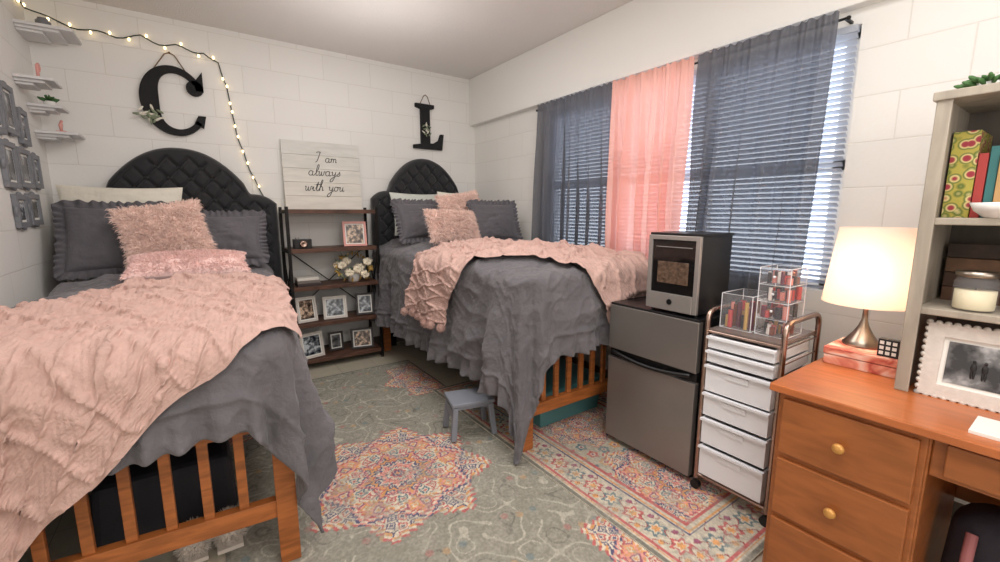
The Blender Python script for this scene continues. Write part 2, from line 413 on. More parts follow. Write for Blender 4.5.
# ---------------------------------------------------------------- beds
def headboard(b,hw,zs,zp,y,z0=.35):
    nx,nz=180,120
    s=np.linspace(-1,1,nx); a=np.abs(s)
    A0=.64
    arch=zp-(zp-zs-.09)*(a/A0)**2.2
    sh=zs-.075*np.clip((a-.74)/.26,0,1)**2.2
    t=np.clip((a-A0)/.09,0,1); t=t*t*(3-2*t)
    top=arch*(1-t)+sh*t
    X=np.repeat((s*hw)[:,None],nz,1); v=np.linspace(0,1,nz)[None,:]
    Zz=z0+(top[:,None]-z0)*v
    px,pz=.135,.135
    best=np.full_like(X,9.)
    btn=[]
    for i in range(-6,7):
        for j in range(-2,16):
            bx=i*px+(px/2 if j%2 else 0); bz=.75+j*pz/2*1.15
            tt=np.interp(bx,s*hw,top)
            if abs(bx)>hw-.07 or bz>tt-.08 or bz<z0+.1: continue
            best=np.minimum(best,np.hypot(X-bx,Zz-bz)); btn.append((bx,bz))
    sx=(X/px+(Zz-.75)/(pz*1.15)); sy=(X/px-(Zz-.75)/(pz*1.15))
    cr=np.minimum(np.abs(np.sin(math.pi*sx)),np.abs(np.sin(math.pi*sy)))
    dm=np.minimum(top[:,None]-Zz,hw-np.abs(X))
    edge=np.clip(dm/.05,0,1)
    ins=np.clip((dm-.05)/.03,0,1)
    thick=.055*np.sqrt(np.clip(1-(1-edge)**2,0,1))
    h=thick-ins*(.022*np.exp(-(cr/.28)**2)+.02*np.exp(-(best/.018)**2))
    G=np.stack([X,y-h,Zz],-1); b.grid(G,M_black)
    G2=np.stack([X,np.full_like(X,y+.03),Zz],-1); b.grid(G2,M_black,flip=True)
    rim=np.stack([G[:,-1],G2[:,-1]],1); b.grid(rim,M_black)
    b.grid(np.stack([G[0],G2[0]],1),M_black,flip=True); b.grid(np.stack([G[-1],G2[-1]],1),M_black)
    for bx,bz in btn: b.sph((bx,y-.036,bz),(.011,.006,.011),M_black,n=8)
def bed(name,M,hw,L,zt,hby,hbw,zs,zp,hx=0,zf=.008):
    b=B(name,M)
    for sx in(-1,1):
        x=sx*(hw-.03)
        b.bb(x-.035,x+.035,.02,.09,zf,.70 if zt<1 else .76,M_wood)
        b.bb(x-.035,x+.035,L-.09,L-.02,0,.9,M_wood)
        b.bb(x-.015,x+.015,.09,L-.09,.5,.62,M_wood)
    for z0,z1 in((.2,.27),(.56,.66)): b.bb(-hw+.06,hw-.06,.035,.075,z0,z1,M_wood)
    n=7
    for i in range(n):
        x=-hw+.06+(2*hw-.12)*(i+1)/(n+1); b.bb(x-.016,x+.016,.045,.065,.27,.56,M_wood)
    for z0,z1 in((.3,.38),(.56,.66)): b.bb(-hw+.06,hw-.06,L-.075,L-.035,z0,z1,M_wood)
    b.bb(-hw+.05,hw-.05,.1,L-.1,.6,.64,M_blackm)
    b.bb(-hw+.03,hw-.03,.1,L-.05,.64,zt-.06,M_matt)
    b.M=b.M@Matrix.Translation((hx,0,0))
    headboard(b,hbw,zs,zp,hby)
    for sx in(-1,1): b.bb(sx*hbw*.7-.03,sx*hbw*.7+.03,hby,hby+.03,0,.5,M_blackm)
    return b.build(bevel=.004)
ML=T(-.27,1.70,0,math.radians(-4.5)); MR=T(1.87,1.74,0,math.radians(-.4))
ZL,ZR=.93,1.03
bed('twin_bed',ML,.49,2.38,ZL,2.42,.635,1.50,1.83,hx=.02)
bed('twin_bed',MR,.465,2.34,ZR,2.38,.55,1.56,1.89,hx=.06,zf=.014)
comforter('ruffled_comforter',ML,.48,2.36,ZL,.04,.40,.44,1.3,xmin=-.765,corner=.35,df2=.30,ds2=.52)
comforter('ruffled_comforter',MR,.455,2.32,ZR,.06,.74,.50,4.2,xmax=2.47,corner=.22,ds2=.45)
knit('knit_throw_blanket',ML,[(-.66,.62),(-.58,-1.08),(.53,.02),(.56,1.22)],.48,ZL,.04,1.3,.030,False,bowf=.04,bown=.14,xmin=-.755,corner=.35)
knit('knit_throw_blanket',MR,[(-.90,1.3),(-.92,.78),(.16,-.52),(.62,-.02)],.455,ZR,.06,4.2,.032,True,bowf=.42,bown=.22,xmax=2.475,corner=.22)

# pillows
def pillow(name,M,w,h,t,m,ruffle=0,fur=0,seed=0,furlen=.03):
    n=46
    b=B(name,M)
    u=np.linspace(-1,1,n); U,V=np.meshgrid(u,u,indexing='ij')
    X=w/2*U*(1-.07*np.cos(V*math.pi/2)); Z=h/2*V*(1-.07*np.cos(U*math.pi/2))
    th=t/2*(np.clip((1-U**2)*(1-V**2),0,1))**.42
    wr=(1-np.abs(2*vnoise(U,V,2.3,seed)-1))*.20+(1-np.abs(2*vnoise(U,V,5,seed+1)-1))*.10
    th=th*(1-wr)
    F=np.stack([X,-th,Z],-1); K=np.stack([X,th,Z],-1)
    b.grid(F,m,flip=False); b.grid(K,m,flip=True)
    if ruffle:
        per=[]
        k=90
        for i in range(k): per.append((-1+2*i/k,-1))
        for i in range(k): per.append((1,-1+2*i/k))
        for i in range(k): per.append((1-2*i/k,1))
        for i in range(k): per.append((-1,1-2*i/k))
        per.append(per[0]); per=np.array(per)
        px=w/2*per[:,0]*(1-.07*np.cos(per[:,1]*math.pi/2)); pz=h/2*per[:,1]*(1-.07*np.cos(per[:,0]*math.pi/2))
        nn=np.stack([np.sign(per[:,0])*np.abs(per[:,0])**6,np.sign(per[:,1])*np.abs(per[:,1])**6],-1); nn/=np.linalg.norm(nn,axis=1)[:,None]
        rows=[]
        s=np.arange(len(per))
        for q in np.linspace(0,1,6):
            wob=.014*q*np.sin(s*.78+1.5*np.sin(s*.11))
            sc=1+.07*np.sin(s*.39+1)
            rows.append(np.stack([px*(.985)+nn[:,0]*ruffle*q*sc,wob,pz*.985+nn[:,1]*ruffle*q*sc],-1))
        b.grid(np.stack(rows,0),m)
    if fur:
        rg=np.random.default_rng(seed+50); N=fur
        uu=rg.uniform(-1,1,N); vv=rg.uniform(-1,1,N); sd=np.where(rg.random(N)<.75,-1.,1.)
        fx=w/2*uu*(1-.07*np.cos(vv*math.pi/2)); fz=h/2*vv*(1-.07*np.cos(uu*math.pi/2)); ft=t/2*np.clip((1-uu**2)*(1-vv**2),0,1)**.42
        nrm=np.stack([uu**3*1.2,sd*(1.02-np.maximum(abs(uu),abs(vv))**3),vv**3*1.2],-1)+rg.normal(size=(N,3))*.45
        nrm/=np.linalg.norm(nrm,axis=1)[:,None]
        P0=np.stack([fx,sd*ft*.82,fz],-1)
        e=np.cross(nrm,rg.normal(size=(N,3))); e/=np.linalg.norm(e,axis=1)[:,None]; e*=.0028
        ln=(furlen*(.6+.6*rg.random((N,1))))
        drop=np.zeros((N,3)); drop[:,2]=-.3
        mid=P0+nrm*ln*.6; tip=P0+(nrm+drop+rg.normal(size=(N,3))*.2)*ln
        Vv=np.stack([P0-e,P0+e,mid+e*.8,mid-e*.8,tip],1).reshape(-1,3)
        fs=[]
        for i in range(N): o=5*i; fs.append((o,o+1,o+2,o+3)); fs.append((o+3,o+2,o+4))
        b.add(Vv,fs,m,False)
    return b.build()
R=math.radians
def PM(M,x,y,z,rz,tilt,roll=0): return M@T(x,y,z,R(rz),-R(tilt),R(roll))
pillow('bed_pillow',PM(ML,-.30,2.24,1.31,0,12),.68,.46,.16,M_cream,seed=1)
pillow('bed_pillow',PM(ML,.24,2.29,1.16,0,12),.56,.36,.12,M_cream,seed=2)
pillow('ruffled_pillow_sham',PM(ML,-.285,1.96,1.19,3,24),.54,.43,.17,M_grey2,ruffle=.055,seed=3)
pillow('ruffled_pillow_sham',PM(ML,.27,2.06,1.17,-3,26),.48,.35,.17,M_grey2,ruffle=.055,seed=4)
pillow('fluffy_pillow',PM(ML,-.03,1.80,1.21,6,28,-10),.46,.44,.15,M_pinkfur,fur=8000,seed=5)
pillow('fluffy_cushion',PM(ML,.11,1.46,1.045,4,76,1),.60,.36,.15,M_pinkfur2,fur=9000,seed=6,furlen=.013)
pillow('bed_pillow',PM(MR,-.05,2.20,1.34,0,14),.62,.42,.16,M_sage,seed=7)
pillow('bed_pillow',PM(MR,.28,2.02,1.35,0,14),.46,.42,.16,M_cream,seed=8)
pillow('ruffled_pillow_sham',PM(MR,-.22,1.88,1.28,6,24),.42,.34,.16,M_grey2,ruffle=.05,seed=9)
pillow('ruffled_pillow_sham',PM(MR,.34,1.50,1.27,-8,22),.42,.34,.16,M_grey2,ruffle=.05,seed=10)
pillow('fluffy_pillow',PM(MR,.11,1.68,1.33,-4,22,-8),.42,.42,.14,M_pinkfur,fur=7000,seed=11)
pillow('fluffy_pillow',PM(MR,-.13,1.42,1.24,6,28,2),.48,.28,.13,M_pinkfur,fur=7000,seed=12)

# ---------------------------------------------------------------- rugs
def rug(name,x0,x1,y0,y1,z,fn,res=.0050,rot=0):
    nx=int((x1-x0)/res); ny=int((y1-y0)/res)
    U,V=np.meshgrid(np.linspace(-(x1-x0)/2,(x1-x0)/2,nx),np.linspace(-(y1-y0)/2,(y1-y0)/2,ny),indexing='ij')
    col=fn(U,V,(x1-x0)/2,(y1-y0)/2)
    wear=vnoise(U,V,7,91)*.3+vnoise(U,V,24,92)*.35+vnoise(U,V,75,93)*.35
    k=np.clip(.10+(wear-.50)*3.2,0.10,.55)[...,None]
    field=np.array([166,161,150.])
    col=col*(1-k)+field*k
    col*=(.90+.20*vnoise(U,V,140,95))[...,None]
    c=np.clip(col/255,0,1); c=np.where(c<=.04045,c/12.92,((c+.055)/1.055)**2.4)
    me=bpy.data.meshes.new(name)
    I=np.arange(nx*ny).reshape(nx,ny); q=np.stack([I[:-1,:-1],I[1:,:-1],I[1:,1:],I[:-1,1:]],-1).reshape(-1,4)
    P=np.stack([U,V,np.zeros_like(U)],-1).reshape(-1,3)
    me.from_pydata(P.tolist(),[],q.tolist())
    at=me.color_attributes.new('pattern','FLOAT_COLOR','POINT')
    at.data.foreach_set('color',np.concatenate([c.reshape(-1,3),np.ones((nx*ny,1))],1).ravel().astype(np.float32))
    m=bpy.data.materials.new(name+'_weave'); m.use_nodes=True;N=m.node_tree.nodes;L=m.node_tree.links;p=N['Principled BSDF']
    a=N.new('ShaderNodeVertexColor'); a.layer_name='pattern'; L.new(a.outputs['Color'],p.inputs['Base Color']); p.inputs['Roughness'].default_value=.95; p.inputs['Specular IOR Level'].default_value=.1
    tc=N.new('ShaderNodeTexCoord'); n=N.new('ShaderNodeTexNoise'); n.inputs['Scale'].default_value=250; L.new(tc.outputs['Object'],n.inputs['Vector'])
    bp=N.new('ShaderNodeBump'); bp.inputs['Strength'].default_value=.4; bp.inputs['Distance'].default_value=.003; L.new(n.outputs['Fac'],bp.inputs['Height']); L.new(bp.outputs['Normal'],p.inputs['Normal'])
    me.materials.append(m)
    o=bpy.data.objects.new(name,me); o.location=((x0+x1)/2,(y0+y1)/2,z); o.rotation_euler=(0,0,rot); S.collection.objects.link(o)
    md=o.modifiers.new('s','SOLIDIFY'); md.thickness=z-.0005; md.offset=-1
    return o
C=lambda *a:np.array(a,float)
PAL=dict(cream=C(222,210,190),rose=C(198,104,104),pink=C(226,158,146),teal=C(92,122,136),navy=C(90,88,122),must=C(224,162,106),grey=C(150,147,135),dgrey=C(124,122,113),plum=C(154,90,116),lt=C(186,181,167))
def put(col,mask,c): 
    col[mask]=c
def medallion(col,X,Y,cx,cy,Rm,k=8,ph=0.0):
    x=X-cx; y=Y-cy; r=np.hypot(x,y)/Rm; t=np.arctan2(y,x)+ph
    wob=.012*np.sin(t*k*3+r*20)
    r=r+wob
    tri=lambda q:np.abs(((q/math.pi)%1)*2-1)
    lobA=np.round(tri(t*k/2)*5)/5; lobB=np.round(tri(t*k/2+math.pi/2)*5)/5
    def zone(R1,amp,l,cols,n,motif):
        q=r/(R1*(1-amp+amp*l)); inside=q<1
        idx=np.floor((1-q)*n/1.0).astype(int)
        for i,cn in enumerate(cols): put(col,inside&(idx==i),PAL[cn])
        last=inside&(idx>=len(cols)); put(col,last,PAL[motif[0]])
        kk,fr,c1,c2=motif[1:]
        u=((t*kk/(2*math.pi))%1)-.5; rad=(r*fr)%1-.5
        w=u*2*math.pi*r/kk*fr*1.0
        dd=np.hypot(w,rad)+.05*np.cos(np.arctan2(rad,w)*4)
        alt=(np.floor(t*kk/(2*math.pi))%2==0)
        put(col,last&(dd<.42)&alt,PAL[c1]); put(col,last&(dd<.42)&~alt,PAL[c2]); put(col,last&(dd<.27),PAL['cream']); put(col,last&(dd<.15),PAL[c2])
        put(col,last&(np.abs(np.abs(w)-np.abs(rad))<.05)&(dd>.42)&(dd<.75),PAL[c2])
    zone(1.00,.26,lobA,['rose','cream','must'],34,('cream',k*6,9.5,'rose','navy'))
    zone(.79,.24,lobB,['navy','pink','cream','rose'],30,('pink',k*4,8.0,'plum','must'))
    zone(.59,.26,lobA,['must','cream'],26,('cream',k*3,8.2,'teal','rose'))
    zone(.42,.28,lobB,['plum','pink'],18,('must',k*2,7.5,'rose','navy'))
    zone(.26,.28,lobA,['navy','cream'],10,('pink',k,7.0,'teal','rose'))
    zone(.12,.20,lobB,['cream','rose'],4,('must',k,9,'rose','navy'))
def fieldpat(col,X,Y):
    f=np.sin(X*19)*np.cos(Y*17)+.6*np.sin(X*31+Y*9)*np.cos(Y*27-X*5)
    n=vnoise(X,Y,9,71)
    put(col,(np.abs(f)<.09)&(n>.35),PAL['lt']); put(col,(np.abs(f-.8)<.07),PAL['dgrey']); put(col,(np.abs(f+.7)<.06)&(n>.4),PAL['lt'])
    for s_,a_,c_ in((1,.0,'rose'),(1,2.1,'must'),(1,4.0,'teal')):
        g=np.sin(X*17+a_)*np.sin(Y*15+a_*1.7)
        put(col,(g>.96),PAL[c_]*.4+PAL['grey']*.6)
def border(col,X,Y,hx,hy,w=.26):
    e=np.minimum(hx-np.abs(X),hy-np.abs(Y))
    s=np.where(hx-np.abs(X)<hy-np.abs(Y),Y,X)
    m=(e<w); put(col,m,PAL['cream']*.6+PAL['lt']*.4)
    u=(s/.12)%1-.5; v=(e-w*.5)/.12; dd=np.hypot(u,v); a=np.arctan2(v,u); alt=(np.floor(s/.12)%2==0)
    pet=.34+.09*np.cos(a*6)
    put(col,m&(dd<pet)&alt,PAL['rose']); put(col,m&(dd<pet)&~alt,PAL['teal']*.7+PAL['grey']*.3); put(col,m&(dd<pet*.66),PAL['cream']); put(col,m&(dd<pet*.42),PAL['must'])
    u2=((s/.12)+.5)%1-.5; put(col,m&(np.hypot(u2,v*1.0-.4)<.12),PAL['plum']); put(col,m&(np.hypot(u2,v*1.0+.4)<.12),PAL['must'])
    put(col,m&(np.abs(u2-.25*np.sin(v*9))<.03)&(np.abs(v)<.8),PAL['rose']*.8)
    for a,c,t in((w,'rose',.008),(w-.03,'must',.005),(w-.045,'navy',.004),(.05,'rose',.007),(.035,'must',.004),(.012,'dgrey',.012)):
        put(col,np.abs(e-a)<t,PAL[c])
def rugA(X,Y,hx,hy):
    col=np.zeros(X.shape+(3,))+PAL['grey']
    fieldpat(col,X,Y)
    medallion(col,X,Y,.01,.06,.50,8,math.pi/8)
    for sy in(-1,1):
        for sx in(-1,1): medallion(col,X,Y,sx*.80,.06+sy*1.15,.44,8)
    e=np.minimum(hx-np.abs(X),hy-np.abs(Y)); put(col,e<.02,PAL['dgrey'])
    return col
def rugB(X,Y,hx,hy):
    col=np.zeros(X.shape+(3,))+PAL['grey']*.4+PAL['cream']*.6
    u=(X/.09)%1-.5; v=(Y/.09)%1-.5; dd=np.hypot(u,v); alt=((np.floor(X/.09)+np.floor(Y/.09))%3)
    for i,c in enumerate(('rose','teal','must')): put(col,(dd<.34+.06*np.cos(np.arctan2(v,u)*5))&(alt==i),PAL[c])
    put(col,dd<.17,PAL['cream']); put(col,dd<.09,PAL['plum'])
    for yy,rr in((-.62,.40),(.08,.30),(.66,.36)): medallion(col,X,Y,-.03,yy,rr,8,.39)
    border(col,X,Y,hx,hy)
    return col
rug('area_rug',-.02,1.50,.25,3.62,.007,rugA)
rug('area_rug',1.37,2.50,.65,2.85,.012,rugB)

# ---------------------------------------------------------------- mini fridge
FZ=.013
b=B('mini_fridge')
b.bb(1.93,2.42,1.07,1.60,FZ+.03,.845,M_blackp)
for y in(1.1,1.57):
    for x_ in(1.97,2.38): b.cyl((x_,y,FZ),(x_,y,FZ+.035),.018,M_blackp)
b.bb(1.895,1.932,1.068,1.602,.585,.838,M_steel); b.bb(1.895,1.932,1.068,1.602,.05,.535,M_steel)
b.bb(1.91,1.94,1.07,1.60,.535,.585,M_blackp)
pts=[(1.888,1.09+.48*u,.56-.028*math.sin(u*math.pi)+.012) for u in np.linspace(0,1,16)]
b.tube(pts,.011,M_blackp)
b.bb(1.9,2.42,1.068,1.602,.838,.85,M_blackp)
b.build(bevel=.005)
M_glassd=mat('smoked_window',(20,17,16),.06)
M_ice=mat('ice_nuggets',(86,68,56),.15,nz=(45,.6),bump=(60,.8,.01),emit=((190,140,100),.03))
b=B('countertop_ice_maker')
z0,z1=.85,1.24
b.bb(1.93,2.20,1.10,1.38,z0+.012,z1,M_blackp)
for y in(1.12,1.36):
    for x_ in(1.95,2.18): b.cyl((x_,y,z0),(x_,y,z0+.014),.012,M_blackp)
b.bb(1.912,1.932,1.10,1.122,z0+.015,z1,M_steel2); b.bb(1.912,1.932,1.358,1.38,z0+.015,z1,M_steel2)
b.bb(1.912,1.932,1.122,1.358,z1-.022,z1,M_steel2); b.bb(1.908,1.932,1.122,1.358,z0+.015,z0+.10,M_steel2)
b.bb(1.92,1.932,1.122,1.358,z0+.1,z1-.022,M_glassd)
b.bb(1.9165,1.921,1.155,1.325,z0+.15,z1-.13,M_ice)
b.bb(1.915,1.921,1.14,1.34,z1-.06,z1-.055,M_steel)
b.cyl((1.918,1.24,z0+.06),(1.903,1.24,z0+.06),.014,M_blackp)
b.bb(1.93,2.205,1.095,1.385,z1,z1+.012,M_blackp)
b.build(bevel=.005)

# ---------------------------------------------------------------- drawer cart
b=B('rolling_drawer_cart')
cx0,cx1,cy0,cy1=1.90,2.24,.71,1.03
for y in(cy0,cy1):
    pts=[(cx0,y,.07),(cx0,y,.86)]+[(cx0+.05-.05*math.cos(a),y,.86+.05*math.sin(a)) for a in np.linspace(0,1.57,6)]+[(cx1-.05+.05*math.sin(a),y,.86+.05*math.cos(a)) for a in np.linspace(0,1.57,6)]+[(cx1,y,.86),(cx1,y,.07)]
    b.tube(pts,.0115,M_chrome,n=10)
for z in(.09,.81):
    for x_ in(cx0,cx1): b.cyl((x_,cy0,z),(x_,cy1,z),.008,M_chrome)
M_tray=mat('smoked_tray',(120,108,104),.25)
b.bb(cx0+.0,cx1,cy0+.01,cy1-.01,.81,.825,M_tray)
for y in(cy0,cy1):
    for x_ in(cx0,cx1):
        b.cyl((x_,y,.045),(x_,y,.075),.008,M_blackp)
        b.cyl((x_-.012,y,.013+.022),(x_+.012,y,.013+.022),.022,M_blackp)
hs=[(.115,.145),(.275,.125),(.415,.11),(.535,.125),(.675,.055),(.742,.055)]
for z,h in hs:
    yA,yB=cy0+.02,cy1-.02; x0,x1=cx0-.015,cx1-.02
    w=.004
    b.box(((x0+x1)/2,(yA+yB)/2,z+.004),(x1-x0,yB-yA-.02,.006),M_drawer)
    b.bb(x0-.006,x0,yA,yB,z,z+h,M_drawer); b.bb(x1-w,x1,yA,yB,z,z+h,M_drawer)
    b.bb(x0,x1,yA,yA+w,z,z+h,M_drawer); b.bb(x0,x1,yB-w,yB,z,z+h,M_drawer)
    b.bb(x0-.02,x0,yA-.004,yB+.004,z+h-.012,z+h-.002,M_drawer)
    if h>.1: b.bb(x0-.011,x0-.005,(yA+yB)/2-.05,(yA+yB)/2+.05,z+h-.045,z+h-.02,M_drawer)
    b.cyl((cx0,cy0,z+h+.004),(cx1,cy0,z+h+.004),.003,M_chrome,n=6); b.cyl((cx0,cy1,z+h+.004),(cx1,cy1,z+h+.004),.003,M_chrome,n=6)
b.build(bevel=.002)
cols=[mat('cosmetic_%d'%i,c,.35) for i,c in enumerate([(190,70,70),(220,140,130),(40,32,40),(200,160,90),(120,60,40),(225,215,210),(100,40,60),(30,28,30)])]
def organizer(name,x0,x1,y0,y1,z0,z1,tiers,seed):
    b=B(name); t=.003
    b.bb(x0,x1,y0,y1,z0,z0+t,M_clear)
    for g in ([(x0,y0),(x1,y0)],[(x1,y0),(x1,y1)],[(x1,y1),(x0,y1)],[(x0,y1),(x0,y0)]):
        (xa,ya),(xb,yb)=g; b.add([(xa,ya,z0),(xb,yb,z0),(xb,yb,z1),(xa,ya,z1)],[(0,1,2,3)],M_clear)
    for xx in(x0,x1):
        for yy in(y0,y1): b.cyl((xx,yy,z0),(xx,yy,z1),.0018,M_drawer,n=6)
    for zz in [z0+(z1-z0)*i/tiers for i in range(tiers+1)]:
        b.tube([(x0,y0,zz),(x1,y0,zz),(x1,y1,zz),(x0,y1,zz)],.0018,M_drawer,n=5,closed=True)
    rr=random.Random(seed)
    for k in range(tiers):
        z=z0+(z1-z0)*k/tiers
        if k: b.bb(x0,x1,y0,y1,z,z+t,M_clear); b.sph((x0-.006,(y0+y1)/2,z+(z1-z0)/tiers/2),.006,M_drawer,n=8)
        H=(z1-z0)/tiers*.85
        for i in range(22):
            x_=rr.uniform(x0+.015,x1-.015); y_=rr.uniform(y0+.012,y1-.012); h=H*rr.uniform(.4,.95); r=rr.uniform(.007,.013)
            b.cyl((x_,y_,z+t),(x_,y_,z+t+h),r,rr.choice(cols),n=10); b.cyl((x_,y_,z+t+h*.6),(x_,y_,z+t+h*1.02),r*.9,rr.choice(cols),n=10)
    b.build()
organizer('makeup_organizer',1.98,2.14,.74,.86,.825,1.12,4,3)
organizer('makeup_organizer',1.97,2.17,.875,1.01,.825,.985,1,5)

# ---------------------------------------------------------------- desk
KN=[(0.006,0),(.006,.012),(.016,.016),(.018,.024),(.012,.032),(0,.034)]
b=B('wooden_desk')
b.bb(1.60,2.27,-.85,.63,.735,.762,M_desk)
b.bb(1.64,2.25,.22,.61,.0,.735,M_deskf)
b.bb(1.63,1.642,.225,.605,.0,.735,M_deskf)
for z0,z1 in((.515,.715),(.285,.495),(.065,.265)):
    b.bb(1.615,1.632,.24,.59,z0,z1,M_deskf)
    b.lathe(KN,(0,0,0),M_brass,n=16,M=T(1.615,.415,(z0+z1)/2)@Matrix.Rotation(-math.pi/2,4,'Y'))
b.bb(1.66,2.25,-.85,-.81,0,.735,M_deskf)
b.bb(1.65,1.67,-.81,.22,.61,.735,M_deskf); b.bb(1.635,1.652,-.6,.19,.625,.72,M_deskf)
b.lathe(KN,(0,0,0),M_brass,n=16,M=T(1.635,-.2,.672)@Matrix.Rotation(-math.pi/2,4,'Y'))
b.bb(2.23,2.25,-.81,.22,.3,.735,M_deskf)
b.build(bevel=.004)
b=B('desk_hutch')
hx0,hx1,hy0,hy1,hz0,hz1=1.89,2.22,-.85,.36,.762,1.69
b.bb(hx0,hx1,hy1-.022,hy1,hz0,hz1,M_wash); b.bb(hx0,hx1,hy0,hy0+.022,hz0,hz1,M_wash)
b.bb(hx0+.005,hx1,-.26,-.24,hz0,hz1,M_wash)
b.bb(hx1-.012,hx1,hy0,hy1,hz0,hz1,M_wash_shade)
b.bb(hx0-.015,hx1,hy0-.01,hy1+.012,hz1-.004,hz1+.022,M_wash)
for z in(1.05,1.335): b.bb(hx0+.004,hx1-.012,hy0+.02,hy1-.02,z-.022,z,M_wash)
b.bb(hx0-.006,hx0+.002,hy1-.032,hy1+.004,hz0,hz1,M_wash)
b.build(bevel=.003)
M_pais=bpy.data.materials.new('paisley_cover'); M_pais.use_nodes=True
N=M_pais.node_tree.nodes;Lk=M_pais.node_tree.links;p=N['Principled BSDF']
tc=N.new('ShaderNodeTexCoord');vo=N.new('ShaderNodeTexVoronoi');vo.inputs['Scale'].default_value=34;Lk.new(tc.outputs['Object'],vo.inputs['Vector'])
rp=N.new('ShaderNodeValToRGB');e=rp.color_ramp.elements;e[0].position=0;e[0].color=srgb(150,40,50);e[1].position=1;e[1].color=srgb(170,160,60)
k=e.new(.28);k.color=srgb(160,50,64);k=e.new(.40);k.color=srgb(225,205,140);k=e.new(.52);k.color=srgb(90,110,40);k=e.new(.66);k.color=srgb(180,165,75)
Lk.new(vo.outputs['Distance'],rp.inputs['Fac']);Lk.new(rp.outputs['Color'],p.inputs['Base Color'])
def book(name,x0,x1,y0,y1,z0,z1,m):
    b=B(name); b.bb(x0,x1,y0,y0+.004,z0,z1,m); b.bb(x0,x1,y1-.004,y1,z0,z1,m); b.bb(x0-.003,x0+.003,y0,y1,z0,z1,m); b.bb(x0+.003,x1-.005,y0+.004,y1-.004,z0+.004,z1-.004,M_paper); b.build(bevel=.001)
book('paisley_binder',1.985,2.18,.272,.332,1.335,1.60,M_pais)
book('hardcover_book',1.99,2.17,.250,.270,1.335,1.53,mat('book_red',(170,60,56),.6))
book('hardcover_book',2.0,2.18,.228,.248,1.335,1.55,mat('book_teal',(60,120,120),.6))
book('hardcover_book',1.99,2.18,.204,.226,1.335,1.52,mat('book_tan',(190,150,100),.6))
book('hardcover_book',2.0,2.18,.17,.202,1.335,1.56,mat('book_white',(225,220,210),.6))
book('hardcover_book',2.0,2.18,.12,.168,1.335,1.56,mat('book_blue',(80,100,130),.6))
b=B('ceramic_bowl'); b.lathe([(.025,0),(.03,.004),(.05,.022),(.06,.045),(.056,.045),(.046,.024),(.02,.008),(0,.007)],(1.92,.205,1.335),M_pot); b.build()
b=B('wooden_plank_sign'); 
for i,m in enumerate([(96,66,48),(70,50,38),(110,80,58),(60,44,36)]): b.bb(2.12,2.135,.02,.325,1.05+i*.05,1.05+i*.05+.048,mat('plank_%d'%i,m,.6,wood=((2,6,8),.3)))
b.build(bevel=.002)
M_wax=mat('cream_wax',(226,214,180),.5)
b=B('candle_jar'); b.lathe([(.045,0),(.05,.006),(.05,.09),(.044,.10),(.044,.108)],(1.955,.225,1.05),M_clear); b.lathe([(.044,.006),(.046,.01),(.046,.065),(0,.065)],(1.955,.225,1.05),M_wax); b.lathe([(.046,.106),(.049,.108),(.049,.122),(0,.126)],(1.955,.225,1.05),M_nickel); b.cyl((1.955,.225,1.115),(1.955,.225,1.13),.0015,M_ink,n=5); b.build()
b=B('picture_frame')
Mf=T(1.935,.185,.762+.118,R(-90),R(-8))
b.frame(Mf,.25,.235,.04,M_wframe,M_ph3,M_paper,d=.02,mw=.012)
for i in range(13):
    for sz in(1,-1): b.sph((-.125+.25*i/12,-.012,sz*.117),.010,M_wframe,n=8,M=Mf)
for i in range(12):
    for sx in(-1,1): b.sph((sx*.125,-.012,-.117+.235*i/11),.010,M_wframe,n=8,M=Mf)
for sx in(-.012,.012):
    b.sph((sx,-.014,.014),(.004,.003,.005),M_ink,n=8,M=Mf); b.sph((sx,-.014,-.004),(.007,.003,.014),M_ink,n=8,M=Mf)
    for q in(-.003,.003): b.sph((sx+q,-.014,-.026),(.0028,.003,.014),M_ink,n=8,M=Mf)
b.build()
b=B('potted_succulent'); b.lathe([(.025,0),(.035,.004),(.04,.02),(.036,.02),(0,.016)],(1.98,.27,1.712),M_pot)
for i in range(44):
    a=i*2.4; r=.012+.0013*i; b.sph((1.98+r*math.cos(a),.27+r*.9*math.sin(a),1.732+.003*(i%5)),(.022,.006,.007),M_leaf,n=8,rot=(0,-.3,a))
b.build()
b=B('notepad'); b.bb(1.66,1.80,.02,.16,.762,.772,M_paper); b.build(bevel=.001)

M_marb=bpy.data.materials.new('coral_marbled'); M_marb.use_nodes=True
N=M_marb.node_tree.nodes;Lk=M_marb.node_tree.links;p=N['Principled BSDF']
tc=N.new('ShaderNodeTexCoord');n=N.new('ShaderNodeTexNoise');n.inputs['Scale'].default_value=9;n.inputs['Distortion'].default_value=2;Lk.new(tc.outputs['Object'],n.inputs['Vector'])
rp=N.new('ShaderNodeValToRGB');e=rp.color_ramp.elements;e[0].position=.35;e[0].color=srgb(186,82,68);e[1].position=.65;e[1].color=srgb(240,206,190);k=e.new(.5);k.color=srgb(226,150,125)
Lk.new(n.outputs['Fac'],rp.inputs['Fac']);Lk.new(rp.outputs['Color'],p.inputs['Base Color'])
b=B('marbled_keepsake_box'); b.bb(2.0,2.22,.385,.605,.762,.80,M_marb); b.bb(1.997,2.223,.382,.608,.802,.83,M_marb); b.build(bevel=.003)
b=B('letter_block_sign'); b.bb(2.02,2.045,.39,.45,.83,.895,M_ink)
for i in range(3):
    for j in range(3): b.bb(2.0185,2.0205,.397+i*.018,.409+i*.018,.838+j*.019,.850+j*.019,M_paper)
b.build()
M_shade=mat('linen_lampshade',(248,236,224),.8,translucent=.5,emit=((255,226,202),.32))
b=B('table_lamp')
lc=(2.13,.525,.83)
b.lathe([(.06,0),(.062,.008),(.05,.024),(.032,.05),(.017,.08),(.010,.105),(.008,.15),(.012,.152),(.012,.17),(0,.17)],lc,M_nickel)
